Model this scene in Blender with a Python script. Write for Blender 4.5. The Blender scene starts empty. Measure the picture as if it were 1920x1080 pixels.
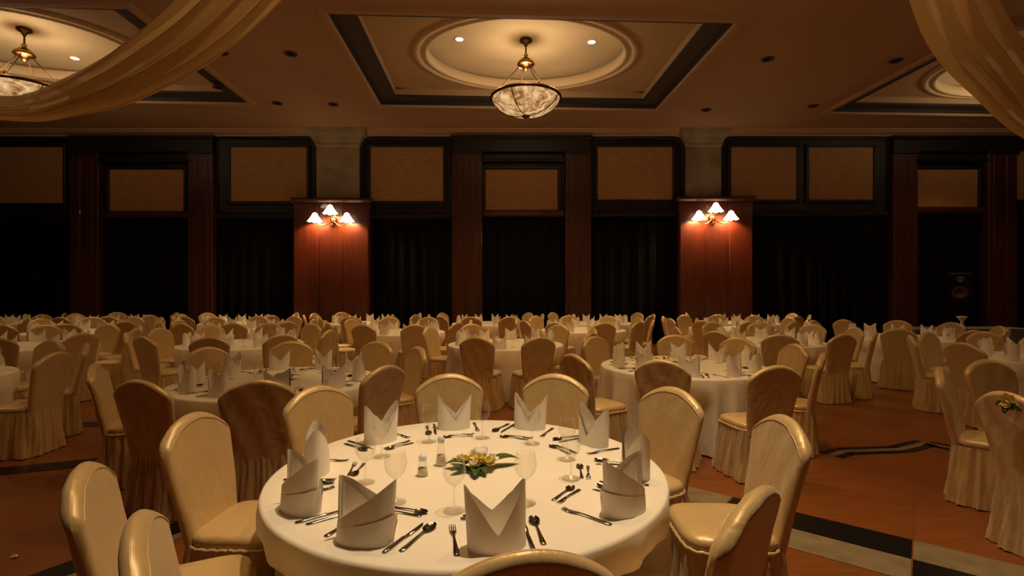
import bpy, math, random
from mathutils import Vector, Matrix

# ------------------------------------------------------------------ camera, world, exposure
S = bpy.context.scene
COL = S.collection
cam_d = bpy.data.cameras.new('camera')
cam_d.sensor_width = 36.0
cam_d.lens = 18.09
cam_d.shift_y = 0.0026
cam_d.clip_start = 0.05
cam = bpy.data.objects.new('camera', cam_d)
cam.location = (0, 0, 1.6)
cam.rotation_euler = (math.radians(90), 0, 0)
COL.objects.link(cam)
S.camera = cam
W = bpy.data.worlds.new('world')
S.world = W
W.use_nodes = True
W.node_tree.nodes['Background'].inputs[0].default_value = (1.0, .72, .45, 1)
W.node_tree.nodes['Background'].inputs[1].default_value = 0.004
S.view_settings.view_transform = 'Standard'
S.view_settings.look = 'None'
S.view_settings.gamma = 1
S.view_settings.use_curve_mapping = False
S.view_settings.exposure = 0.0

WARM = (1.0, .76, .47)      # the key downlight and chandeliers
AMBER = (1.0, .60, .25)     # the dimmed downlights everywhere else
NEAR_SPOT = 255.0      # downlights of the dome above the nearest tables
KEY_SPOT = 1020.0       # its front downlight, aimed straight down on the nearest table
FAR_SPOT = 265.0       # downlights of the coffers in view
SIDE_SPOT = 110.0
NEAR_SIDE_SPOT = 105.0
CHAND = 48.0
SCONCE = 80.0

PI = math.pi
R = math.radians
rnd = random.Random(7)

# ------------------------------------------------------------------ mesh builder
class MB:
    def __init__(s):
        s.v = []; s.f = []
    def quad(s, a, b, c, d):
        n = len(s.v); s.v += [a, b, c, d]; s.f.append((n, n+1, n+2, n+3)); return s
    def box(s, x0, x1, y0, y1, z0, z1):
        n = len(s.v)
        s.v += [(x, y, z) for z in (z0, z1) for y in (y0, y1) for x in (x0, x1)]
        for q in ((0, 2, 3, 1), (4, 5, 7, 6), (0, 1, 5, 4), (2, 6, 7, 3), (0, 4, 6, 2), (1, 3, 7, 5)):
            s.f.append(tuple(n+i for i in q))
        return s
    def bevbox(s, x0, x1, y0, y1, z0, z1, b):
        """box whose front (low y) edges are chamfered"""
        n = len(s.v)
        s.v += [(x0, y1, z0), (x1, y1, z0), (x1, y1, z1), (x0, y1, z1),
                (x0, y0+b, z0), (x1, y0+b, z0), (x1, y0+b, z1), (x0, y0+b, z1),
                (x0+b, y0, z0+b), (x1-b, y0, z0+b), (x1-b, y0, z1-b), (x0+b, y0, z1-b)]
        for q in ((3, 2, 1, 0), (0, 1, 5, 4), (1, 2, 6, 5), (2, 3, 7, 6), (3, 0, 4, 7),
                  (4, 5, 9, 8), (5, 6, 10, 9), (6, 7, 11, 10), (7, 4, 8, 11), (8, 9, 10, 11)):
            s.f.append(tuple(n+i for i in q))
        return s
    def grid(s, fn, nu, nv, cu=False, cv=False):
        n = len(s.v)
        U = nu if cu else nu+1; V = nv if cv else nv+1
        for j in range(V):
            for i in range(U):
                s.v.append(tuple(fn(i/nu, j/nv)))
        for j in range(nv):
            for i in range(nu):
                a = n+j*U+i; b = n+j*U+(i+1) % U
                c = n+((j+1) % V)*U+(i+1) % U; d = n+((j+1) % V)*U+i
                s.f.append((a, b, c, d))
        return s
    def lathe(s, prof, seg=32, c=(0, 0, 0), cap=True):
        n = len(s.v); m = len(prof)
        for r, z in prof:
            for k in range(seg):
                a = 2*PI*k/seg
                s.v.append((c[0]+r*math.cos(a), c[1]+r*math.sin(a), c[2]+z))
        for j in range(m-1):
            for k in range(seg):
                s.f.append((n+j*seg+k, n+j*seg+(k+1) % seg, n+(j+1)*seg+(k+1) % seg, n+(j+1)*seg+k))
        if cap:
            if prof[0][0] > 1e-6: s.f.append(tuple(n+k for k in reversed(range(seg))))
            if prof[-1][0] > 1e-6: s.f.append(tuple(n+(m-1)*seg+k for k in range(seg)))
        return s
    def tube(s, pts, rad, seg=8):
        pts = [Vector(p) for p in pts]; n = len(s.v); m = len(pts)
        if not isinstance(rad, (list, tuple)): rad = [rad]*m
        up = Vector((.13, .21, 1)).normalized()
        for i, p in enumerate(pts):
            t = (pts[min(i+1, m-1)]-pts[max(i-1, 0)]).normalized()
            a = t.cross(up)
            if a.length < .05: a = t.cross(Vector((1, 0, 0)))
            a.normalize(); b = t.cross(a)
            for k in range(seg):
                q = 2*PI*k/seg
                s.v.append(tuple(p+(a*math.cos(q)+b*math.sin(q))*rad[i]))
        for j in range(m-1):
            for k in range(seg):
                s.f.append((n+j*seg+k, n+(j+1)*seg+k, n+(j+1)*seg+(k+1) % seg, n+j*seg+(k+1) % seg))
        s.f.append(tuple(n+k for k in range(seg)))
        s.f.append(tuple(n+(m-1)*seg+k for k in reversed(range(seg))))
        return s
    def prism(s, pts, fn0, fn1):
        """outline pts; fn0/fn1 give lower and upper copies"""
        n = len(s.v); m = len(pts)
        s.v += [tuple(fn0(*p)) for p in pts]+[tuple(fn1(*p)) for p in pts]
        s.f.append(tuple(reversed(range(n, n+m)))); s.f.append(tuple(range(n+m, n+2*m)))
        for i in range(m):
            j = (i+1) % m
            s.f.append((n+i, n+j, n+m+j, n+m+i))
        return s
    def mesh(s, name, mat, smooth=True):
        me = bpy.data.meshes.new(name)
        me.from_pydata(s.v, [], s.f)
        if mat: me.materials.append(mat)
        if smooth: me.polygons.foreach_set('use_smooth', [True]*len(me.polygons))
        me.update()
        return me
    def build(s, name, mat, parent=None, smooth=True):
        return link(name, s.mesh(name, mat, smooth), parent)

def link(name, me, parent=None):
    o = bpy.data.objects.new(name, me)
    COL.objects.link(o)
    if parent: o.parent = parent
    return o
def tag(o, label, cat, group=None):
    o['label'] = label; o['category'] = cat
    if group: o['group'] = group
    return o
def struct(o):
    o['kind'] = 'structure'
    return o
def thing(name, loc, rz=0, label=None, cat=None, group=None):
    o = bpy.data.objects.new(name, None)
    COL.objects.link(o)
    o.empty_display_size = .1
    o.location = loc; o.rotation_euler = (0, 0, rz)
    if label: tag(o, label, cat, group)
    return o
def copy_tree(o, parent=None):
    c = o.copy(); COL.objects.link(c); c.parent = parent
    for ch in list(o.children): copy_tree(ch, c)
    return c

# ------------------------------------------------------------------ materials
def mat(name, col, rough=.6, metal=0.0, noise=None, bump=None, sheen=0.0, spec=.5, coat=0.0, vary=0.0, aniso=None):
    m = bpy.data.materials.new(name); m.use_nodes = True
    nt = m.node_tree; b = nt.nodes['Principled BSDF']
    b.inputs['Base Color'].default_value = (*col, 1)
    b.inputs['Roughness'].default_value = rough
    b.inputs['Metallic'].default_value = metal
    b.inputs['Specular IOR Level'].default_value = spec
    b.inputs['Sheen Weight'].default_value = sheen
    b.inputs['Coat Weight'].default_value = coat
    tc = nt.nodes.new('ShaderNodeTexCoord')
    out = None
    if noise:
        col2, scale, stretch = noise
        mp = nt.nodes.new('ShaderNodeMapping'); mp.inputs['Scale'].default_value = stretch
        nt.links.new(tc.outputs['Object'], mp.inputs['Vector'])
        nz = nt.nodes.new('ShaderNodeTexNoise'); nz.inputs['Scale'].default_value = scale; nz.inputs['Detail'].default_value = 5
        nt.links.new(mp.outputs['Vector'], nz.inputs['Vector'])
        rp = nt.nodes.new('ShaderNodeValToRGB')
        rp.color_ramp.elements[0].position = .35; rp.color_ramp.elements[1].position = .68
        rp.color_ramp.elements[0].color = (*col, 1); rp.color_ramp.elements[1].color = (*col2, 1)
        nt.links.new(nz.outputs['Fac'], rp.inputs['Fac'])
        out = rp.outputs['Color']
        nt.links.new(out, b.inputs['Base Color'])
    if vary:
        oi = nt.nodes.new('ShaderNodeObjectInfo')
        hs = nt.nodes.new('ShaderNodeHueSaturation')
        mr = nt.nodes.new('ShaderNodeMapRange')
        mr.inputs['To Min'].default_value = 1-vary; mr.inputs['To Max'].default_value = 1+vary*.5
        nt.links.new(oi.outputs['Random'], mr.inputs['Value'])
        nt.links.new(mr.outputs['Result'], hs.inputs['Value'])
        if out: nt.links.new(out, hs.inputs['Color'])
        else: hs.inputs['Color'].default_value = (*col, 1)
        nt.links.new(hs.outputs['Color'], b.inputs['Base Color'])
    if bump:
        scale, strength, dist, stretch = bump
        mp = nt.nodes.new('ShaderNodeMapping'); mp.inputs['Scale'].default_value = stretch
        nt.links.new(tc.outputs['Object'], mp.inputs['Vector'])
        nz = nt.nodes.new('ShaderNodeTexNoise'); nz.inputs['Scale'].default_value = scale; nz.inputs['Detail'].default_value = 3
        nz.inputs['Distortion'].default_value = .6
        nt.links.new(mp.outputs['Vector'], nz.inputs['Vector'])
        bp = nt.nodes.new('ShaderNodeBump'); bp.inputs['Strength'].default_value = strength; bp.inputs['Distance'].default_value = dist
        nt.links.new(nz.outputs['Fac'], bp.inputs['Height'])
        nt.links.new(bp.outputs['Normal'], b.inputs['Normal'])
    return m

def emis(name, col, strength, base=(.8, .7, .5)):
    m = mat(name, base, .5)
    b = m.node_tree.nodes['Principled BSDF']
    b.inputs['Emission Color'].default_value = (*col, 1)
    b.inputs['Emission Strength'].default_value = strength
    return m

M = {}
M['satin'] = mat('champagne_satin', (.63, .44, .195), .38, .12, noise=((.69, .49, .23), 3, (1, 1, 1)), bump=(7, .45, .032, (1, 1, .6)), sheen=.25, vary=.12)
M['satin_skirt'] = mat('champagne_satin_skirt', (.63, .44, .195), .33, .2, noise=((.69, .49, .23), 3, (1, 1, 1)), bump=(10, .55, .05, (1.4, 1.4, .3)), sheen=.25, vary=.12)
M['cloth'] = mat('ivory_tablecloth', (.86, .80, .68), .75, bump=(5, .12, .02, (1, 1, 1)), sheen=.1)
M['napkin'] = mat('napkin_linen', (.93, .86, .78), .8, bump=(60, .1, .003, (1, 1, 1)))
M['silver'] = mat('cutlery_steel', (.32, .30, .28), .16, 1.0)
M['mahogany'] = mat('mahogany', (.090, .015, .004), .38, noise=((.055, .009, .003), 4, (6, 6, .35)), coat=.25)
M['darkwood'] = mat('dark_wood', (.010, .006, .005), .5, noise=((.006, .0035, .003), 4, (5, 5, .4)))
M['doorwood'] = mat('portal_wood', (.075, .017, .008), .42, noise=((.04, .009, .005), 4, (6, 6, .35)), coat=.15)
M['wallpanel'] = mat('panel_fabric', (.44, .25, .11), .85, noise=((.36, .20, .09), 5, (1, 1, 2)))
M['stone'] = mat('column_stone', (.34, .26, .16), .7, noise=((.20, .16, .10), 2.2, (1, 1, 1)))
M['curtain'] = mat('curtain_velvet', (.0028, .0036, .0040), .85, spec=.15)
M['ceil'] = mat('ceiling_paint', (.45, .29, .18), .85, noise=((.41, .265, .165), .6, (1, 1, 1)))
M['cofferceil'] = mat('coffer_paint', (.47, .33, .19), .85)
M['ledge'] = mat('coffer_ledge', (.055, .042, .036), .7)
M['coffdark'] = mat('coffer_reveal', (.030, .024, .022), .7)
M['dome'] = mat('dome_plaster', (.66, .55, .38), .8, noise=((.60, .50, .34), 1.2, (1, 1, 1)))
M['ring'] = mat('ring_plaster', (.66, .52, .34), .7)
M['wallpaint'] = mat('wall_paint', (.10, .065, .04), .8)
M['brass'] = mat('antique_brass', (.36, .17, .06), .3, 1.0)
M['darkmetal'] = mat('bronze_dark', (.10, .05, .025), .4, 1.0)
M['black'] = mat('black_plastic', (.006, .006, .007), .8, spec=.2)
M['vent'] = mat('fitting_dark', (.07, .022, .012), .6)
M['tile_black'] = mat('black_marble', (.005, .005, .005), .35, spec=.25)
M['tile_grey'] = mat('grey_marble', (.25, .19, .105), .4, noise=((.18, .135, .075), 9, (1, 1, 1)))
M['slate'] = mat('slate_cloth', (.11, .11, .10), .75)
M['leaf'] = mat('leaf_green', (.035, .085, .018), .45)
M['petal_y'] = mat('petal_yellow', (.80, .66, .20), .6)
M['petal_w'] = mat('petal_cream', (.88, .82, .58), .6)
M['wax'] = mat('candle_wax', (.80, .84, .86), .4)
M['salt'] = mat('salt', (.72, .64, .48), .5)
M['spot'] = emis('downlight_lens', (1, .88, .66), 9)
M['shade'] = emis('sconce_shade', (1, .80, .52), 2.6)

def wood_floor():
    m = bpy.data.materials.new('floor_wood'); m.use_nodes = True
    nt = m.node_tree; b = nt.nodes['Principled BSDF']
    tc = nt.nodes.new('ShaderNodeTexCoord')
    mp = nt.nodes.new('ShaderNodeMapping'); mp.inputs['Rotation'].default_value = (0, 0, R(38)); mp.inputs['Scale'].default_value = (1.1, 1.1, 1)
    nt.links.new(tc.outputs['Object'], mp.inputs['Vector'])
    br = nt.nodes.new('ShaderNodeTexBrick')
    br.offset = 0.0; br.inputs['Scale'].default_value = 1.0
    br.inputs['Brick Width'].default_value = .9; br.inputs['Row Height'].default_value = .9; br.inputs['Mortar Size'].default_value = .004
    br.inputs['Color1'].default_value = (.26, .080, .016, 1); br.inputs['Color2'].default_value = (.205, .062, .012, 1)
    br.inputs['Mortar'].default_value = (.17, .05, .011, 1)
    nt.links.new(mp.outputs['Vector'], br.inputs['Vector'])
    mp2 = nt.nodes.new('ShaderNodeMapping'); mp2.inputs['Rotation'].default_value = (0, 0, R(38)); mp2.inputs['Scale'].default_value = (3, 26, 1)
    nt.links.new(tc.outputs['Object'], mp2.inputs['Vector'])
    nz = nt.nodes.new('ShaderNodeTexNoise'); nz.inputs['Scale'].default_value = 1.2; nz.inputs['Detail'].default_value = 5
    nt.links.new(mp2.outputs['Vector'], nz.inputs['Vector'])
    mx = nt.nodes.new('ShaderNodeMix'); mx.data_type = 'RGBA'; mx.blend_type = 'MULTIPLY'
    mx.inputs['Factor'].default_value = .7
    nt.links.new(br.outputs['Color'], mx.inputs['A']); nt.links.new(nz.outputs['Color'], mx.inputs['B'])
    hs = nt.nodes.new('ShaderNodeHueSaturation'); hs.inputs['Saturation'].default_value = 1.0; hs.inputs['Value'].default_value = 1.45
    nt.links.new(mx.outputs['Result'], hs.inputs['Color'])
    nt.links.new(hs.outputs['Color'], b.inputs['Base Color'])
    b.inputs['Roughness'].default_value = .36
    return m
M['floor'] = wood_floor()

def glass_mat(name, tint, gl):
    m = bpy.data.materials.new(name); m.use_nodes = True
    nt = m.node_tree; nt.nodes.clear()
    o = nt.nodes.new('ShaderNodeOutputMaterial'); mx = nt.nodes.new('ShaderNodeMixShader')
    t = nt.nodes.new('ShaderNodeBsdfTransparent'); t.inputs[0].default_value = (*tint, 1)
    g = nt.nodes.new('ShaderNodeBsdfGlossy'); g.inputs['Roughness'].default_value = .08
    lw = nt.nodes.new('ShaderNodeLayerWeight'); lw.inputs['Blend'].default_value = .12
    mr = nt.nodes.new('ShaderNodeMapRange'); mr.inputs['To Min'].default_value = .03; mr.inputs['To Max'].default_value = gl
    nt.links.new(lw.outputs['Facing'], mr.inputs['Value'])
    nt.links.new(mr.outputs['Result'], mx.inputs[0]); nt.links.new(t.outputs[0], mx.inputs[1]); nt.links.new(g.outputs[0], mx.inputs[2])
    nt.links.new(mx.outputs[0], o.inputs[0])
    return m
M['glass'] = glass_mat('clear_glass', (.97, .96, .94), .85)

def sheer_mat():
    m = bpy.data.materials.new('sheer_voile'); m.use_nodes = True
    nt = m.node_tree; nt.nodes.clear()
    o = nt.nodes.new('ShaderNodeOutputMaterial')
    d = nt.nodes.new('ShaderNodeBsdfDiffuse'); d.inputs[0].default_value = (.93, .76, .42, 1)
    tl = nt.nodes.new('ShaderNodeBsdfTranslucent'); tl.inputs[0].default_value = (.93, .74, .40, 1)
    tr = nt.nodes.new('ShaderNodeBsdfTransparent')
    a = nt.nodes.new('ShaderNodeMixShader'); a.inputs[0].default_value = .5
    b = nt.nodes.new('ShaderNodeMixShader'); b.inputs[0].default_value = .05
    nt.links.new(d.outputs[0], a.inputs[1]); nt.links.new(tl.outputs[0], a.inputs[2])
    nt.links.new(a.outputs[0], b.inputs[1]); nt.links.new(tr.outputs[0], b.inputs[2])
    nt.links.new(b.outputs[0], o.inputs[0])
    return m
M['sheer'] = sheer_mat()

def alabaster():
    m = bpy.data.materials.new('alabaster_bowl'); m.use_nodes = True
    nt = m.node_tree; b = nt.nodes['Principled BSDF']
    tc = nt.nodes.new('ShaderNodeTexCoord')
    nz = nt.nodes.new('ShaderNodeTexNoise'); nz.inputs['Scale'].default_value = 4; nz.inputs['Detail'].default_value = 6; nz.inputs['Distortion'].default_value = 1.5
    nt.links.new(tc.outputs['Object'], nz.inputs['Vector'])
    rp = nt.nodes.new('ShaderNodeValToRGB')
    rp.color_ramp.elements[0].position = .36; rp.color_ramp.elements[0].color = (.20, .075, .018, 1)
    rp.color_ramp.elements[1].position = .66; rp.color_ramp.elements[1].color = (1, .68, .32, 1)
    nt.links.new(nz.outputs['Fac'], rp.inputs['Fac'])
    nt.links.new(rp.outputs['Color'], b.inputs['Emission Color'])
    b.inputs['Emission Strength'].default_value = .8
    b.inputs['Base Color'].default_value = (.6, .45, .28, 1)
    b.inputs['Roughness'].default_value = .35
    return m
M['alabaster'] = alabaster()

# ------------------------------------------------------------------ lights helper
def lamp(kind, loc, power, parent=None, size=.05, spot=None, blend=.6, col=WARM, name='lamp'):
    d = bpy.data.lights.new(name, kind)
    d.energy = power; d.color = col; d.shadow_soft_size = size
    if spot: d.spot_size = R(spot); d.spot_blend = blend
    o = bpy.data.objects.new(name, d); COL.objects.link(o); o.location = loc
    if parent: o.parent = parent
    return o

# ------------------------------------------------------------------ room shell
ZC = 6.35; YW = 15.5; XL, XR, YB = -17.2, 18.2, -4.2
fl = struct(MB().box(XL, XR, YB, YW+.6, -.1, 0).build('floor', M['floor'], smooth=False))
struct(MB().box(XL-.2, XL, YB, YW+.6, 0, ZC+.2).build('wall_left', M['wallpaint'], smooth=False))
struct(MB().box(XR, XR+.2, YB, YW+.6, 0, ZC+.2).build('wall_right', M['wallpaint'], smooth=False))
struct(MB().box(XL-.2, XR+.2, YB-.2, YB, 0, ZC+.2).build('wall_front', M['wallpaint'], smooth=False))

# floor inlay: counterchanged blocks along the diagonal bands
def strip(p, d, along0, along1, off0, off1, m, h=.004):
    d = Vector(d).normalized(); n = Vector((-d.y, d.x)); p = Vector(p)
    q = [p+d*a+n*o for a, o in ((along0, off0), (along1, off0), (along1, off1), (along0, off1))]
    mb = MB(); mb.prism([tuple(x) for x in q], lambda x, y: (x, y, .0005), lambda x, y: (x, y, h))
    o = mb.build('tile', m, fl, smooth=False)
    return o
L = 1.1
for k in range(-3, 3):
    g1 = (k % 2 == 0); p = (2.38, 3.06); d = (.78, -.625)
    strip(p, d, k*L+.004, (k+1)*L-.004, .004, .30, M['tile_grey'] if g1 else M['tile_black'])
    strip(p, d, k*L+.004, (k+1)*L-.004, -.30, -.004, M['tile_black'] if g1 else M['tile_grey'])
pl = [(3.1, 5.0), (3.3, 5.12), (3.9, 5.18), (4.35, 5.4), (4.75, 4.75), (5.4, 4.3)]
for a, b in zip(pl[:-1], pl[1:]):
    dd = Vector(b)-Vector(a); ln = dd.length
    strip(a, dd, 0, ln, -.11, -.035, M['tile_black'], .0044)
    strip(a, dd, 0, ln, -.035, .035, M['tile_grey'], .004)
    strip(a, dd, 0, ln, .035, .11, M['tile_black'], .0048)
# the left hand inlay
p = (-2.36, 3.3); d = (-.5, -.866)
for k in range(-1, 2):
    strip(p, d, k*.62-.3, k*.62+.315, -.09, .09, M['tile_black'])
    strip(p, d, k*.62-.3, k*.62+.315, .095, .17, M['tile_grey'])
for a, b in (((-3.3, 6.35), (-5.6, 6.1)), ((-3.9, 4.8), (-4.9, 4.4)), ((-2.0, 6.5), (-3.2, 6.36))):
    dd = Vector(b)-Vector(a); strip(a, dd, 0, dd.length, -.12, .12, M['tile_black'])

# ------------------------------------------------------------------ ceiling with coffers (grid turned by 2.5 degrees)
CO = Vector((.3, 11.1, 0)); CA = R(2.5)
ceil = struct(thing('ceiling', (CO.x, CO.y, 0), CA))
HX, HY = 3.55, 2.19
CX = [-10.4, 0.0, 11.75]; CY = [0.0, -7.4]
xs = [-19.5]; ys = [-17.0]
for c in CX: xs += [c-HX, c+HX]
for c in sorted(CY): ys += [c-HY, c+HY]
xs.append(20); ys.append(6.2)
mb = MB()
for i in range(len(xs)-1):
    for j in range(len(ys)-1):
        if i % 2 == 1 and j % 2 == 1: continue
        mb.quad((xs[i], ys[j], ZC), (xs[i], ys[j+1], ZC), (xs[i+1], ys[j+1], ZC), (xs[i+1], ys[j], ZC))
mb.build('ceiling_plane', M['ceil'], ceil, smooth=False)
MB().box(-20, 20.5, -17.5, 6.7, 7.3, 7.4).build('ceiling_slab', M['wallpaint'], ceil, smooth=False)

def frame_strip(mb, hx0, hy0, z0, hx1, hy1, z1):
    a = [(-hx0, -hy0, z0), (hx0, -hy0, z0), (hx0, hy0, z0), (-hx0, hy0, z0)]
    b = [(-hx1, -hy1, z1), (hx1, -hy1, z1), (hx1, hy1, z1), (-hx1, hy1, z1)]
    for i in range(4):
        j = (i+1) % 4
        mb.quad(a[i], a[j], b[j], b[i])
Z1 = ZC+.10; Z2 = ZC+.30; CD = -.45; IX, IY = HX-.42, HY-.30
def make_coffer():
    root = bpy.data.objects.new('coffer', None); COL.objects.link(root); root.parent = ceil
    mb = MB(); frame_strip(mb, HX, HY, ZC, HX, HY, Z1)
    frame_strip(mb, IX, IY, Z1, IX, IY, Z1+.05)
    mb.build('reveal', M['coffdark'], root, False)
    mb = MB(); frame_strip(mb, IX, IY, Z1+.05, IX, IY, Z2)
    mb.build('upper_reveal', M['cofferceil'], root, False)
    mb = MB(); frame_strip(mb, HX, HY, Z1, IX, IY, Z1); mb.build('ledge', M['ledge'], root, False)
    mb = MB()
    frame_strip(mb, HX+.16, HY+.16, ZC-.001, HX+.12, HY+.12, ZC-.05); frame_strip(mb, HX+.12, HY+.12, ZC-.05, HX+.02, HY+.02, ZC-.05)
    frame_strip(mb, HX+.02, HY+.02, ZC-.05, HX, HY, ZC)
    mb.build('coffer_moulding', M['ceil'], root, False)
    # upper plate with a round opening (centred at CD)
    n = 96; mb = MB(); rc = 2.40; cy = 0.0
    for k in range(n):
        q = []
        for a in (2*PI*k/n, 2*PI*(k+1)/n):
            c, s = math.cos(a), math.sin(a)
            ty = (IY if s > 0 else -IY)
            t = min(IX/abs(c) if abs(c) > 1e-6 else 1e9, abs(ty/s) if abs(s) > 1e-6 else 1e9)
            q.append((2.36*c, 1.83*s, c*t, s*t))
        mb.quad((q[0][0], q[0][1], Z2), (q[0][2], q[0][3], Z2), (q[1][2], q[1][3], Z2), (q[1][0], q[1][1], Z2))
    mb.build('coffer_plate', M['cofferceil'], root, False)
    prof = [(2.42, Z2+.01), (2.40, Z2-.035), (2.35, Z2-.05), (2.29, Z2-.05), (2.27, Z2-.02), (2.21, Z2-.02), (2.17, Z2-.05), (2.12, Z2-.05), (2.10, Z2-.02), (2.10, Z2+.16), (2.16, Z2+.17)]
    k = 1.87/2.42
    for nm, m_, pr in (('dome_ring', 'ring', prof), ('dome_cove', 'dome', [(2.16, Z2+.17), (2.40, Z2+.17), (2.42, 6.93)]), ('dome_ceiling', 'dome', [(2.42, 6.93), (2.3, 6.97), (1.5, 7.0), (0.0, 7.02)])):
        ob = MB().lathe(pr, 96, cap=False).build(nm, M[m_], root)
        ob.scale = (1, k, 1)
    return root
c0 = make_coffer()
coffers = []
for i, cx in enumerate(CX):
    for j, cy in enumerate(CY):
        o = c0 if (i == 0 and j == 0) else copy_tree(c0, ceil)
        o.location = (cx, cy, 0)
        coffers.append((i, j, o))
def c2w(cx, cy, z):
    v = Matrix.Rotation(CA, 3, 'Z') @ Vector((cx, cy, 0)); return Vector((CO.x+v.x, CO.y+v.y, z))

# recessed downlights in the domes
DL = {(0, 0): 'left hand dome', (1, 0): 'central dome', (2, 0): 'right hand dome', (0, 1): 'near left dome overhead', (1, 1): 'near central dome overhead', (2, 1): 'near right dome overhead'}
dl_rim = MB().lathe([(.075, -.006), (.10, -.012), (.115, -.008), (.12, .0)], 24, cap=False).mesh('rim', M['ring'])
dl_len = MB().lathe([(.08, -.009), (.04, -.014), (0, -.016)], 24, cap=False).mesh('lens', M['spot'])
pos4 = [('left', -1.43, 0), ('right', 1.43, 0), ('back', 0, 1.3), ('front', 0, -1.3)]
for i, j, o in coffers:
    for nm, dx, dy in pos4:
        p = c2w(CX[i]+dx, CY[j]+dy, 6.998)
        t = thing('downlight', p, 0, 'lit round downlight at the %s of the %s' % (nm, DL[i, j]), 'downlight', 'lit downlights in the domes')
        link('rim', dl_rim, t); link('lens', dl_len, t)
        pw = (NEAR_SPOT if i == 1 else NEAR_SIDE_SPOT) if j == 1 else (FAR_SPOT if i == 1 else SIDE_SPOT)
        key = (i, j, nm) == (1, 1, 'front')
        lamp('SPOT', (0, 0, -.03), KEY_SPOT if key else pw, t, .09, 62 if key else (130 if j == 1 else 105), 1.0 if key else .6, WARM if key else AMBER, 'downlight_lamp')

# unlit small ceiling fittings
vent_me = MB().lathe([(.13, 0), (.125, -.02), (.09, -.02), (.075, .0)], 20, cap=False).mesh('trim_ring', M['vent'])
vent_in = MB().lathe([(.08, -.004), (0, -.004)], 20, cap=False).mesh('dark_lens', M['black'])
VP = [(-4.43, 10.3, 'between the left and central coffers'), (-5.79, 10.25, 'just under the left swag'), (-6.84, 12.0, 'above the left coffer corner'),
      (-5.94, 13.02, 'right of the left coffer corner'), (-4.55, 13.1, 'left of the central coffer corner'),
      (5.24, 10.54, 'right of the central coffer'), (7.92, 10.61, 'between the central coffer and right swag'),
      (5.09, 13.5, 'low right of the central coffer corner'), (7.73, 13.21, 'left of the right coffer corner')]
for x, y, w in VP:
    t = thing('ceiling_fitting', (x, y, ZC-.001), 0, 'small dark round ceiling fitting %s' % w, 'ceiling light', 'unlit ceiling fittings')
    link('trim_ring', vent_me, t); link('dark_lens', vent_in, t)

# ------------------------------------------------------------------ back wall
wb = struct(thing('wall_back', (0, YW, 0)))
def wp(name, m, x0, x1, z0, z1, d0, d1=0.0, bev=.02):
    """piece of panelling between depth d0 (proud) and d1 (0 = wall plane)"""
    return MB().bevbox(x0, x1, -d0, -d1, z0, z1, min(bev, d0*.4)).build(name, m, wb, False)
MB().box(XL, XR, 0, .3, 0, ZC+.1).build('wall_core', M['darkwood'], wb, False)
# cornice
prof = [(0, -.28), (-.06, -.28), (-.08, -.22), (-.16, -.20), (-.22, -.12), (-.34, -.09), (-.42, -.03), (-.46, -.03), (-.48, 0), (0, 0)]
mb = MB(); n = len(prof)
for x in (XL, XR):
    mb.v += [(x, a, ZC+b) for a, b in prof]
for i in range(n):
    mb.f.append((i, (i+1) % n, n+(i+1) % n, n+i))
mb.build('cornice', M['ceil'], wb, False)

def panel(x0, x1, z0, z1, depth=.05):
    wp('wall_panel', M['wallpanel'], x0, x1, z0, z1, depth, 0, .015)
    t = .07; m = M['darkwood']
    wp('panel_frame', m, x0-t, x1+t, z1, z1+t, depth+.05); wp('panel_frame', m, x0-t, x1+t, z0-t, z0, depth+.05)
    wp('panel_frame', m, x0-t, x0, z0, z1, depth+.05); wp('panel_frame', m, x1, x1+t, z0, z1, depth+.05)

def curtain(x0, x1, z1, d, label):
    n = max(40, int((x1-x0)*36)); amp = .055; sd = rnd.random()*9
    def y(u, v):
        x = u*(x1-x0)
        return -d+amp*(math.sin(x*17+sd+1.1*math.sin(x*2.3+sd))+.45*math.sin(x*39+sd*2))*(.55+.45*v)
    mb = MB()
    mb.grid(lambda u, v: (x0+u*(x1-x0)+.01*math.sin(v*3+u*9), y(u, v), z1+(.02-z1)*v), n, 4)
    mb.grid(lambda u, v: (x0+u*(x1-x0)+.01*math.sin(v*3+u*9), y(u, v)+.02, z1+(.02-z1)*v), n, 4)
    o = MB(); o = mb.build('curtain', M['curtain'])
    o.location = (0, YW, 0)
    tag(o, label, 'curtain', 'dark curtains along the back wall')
    return o

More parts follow.
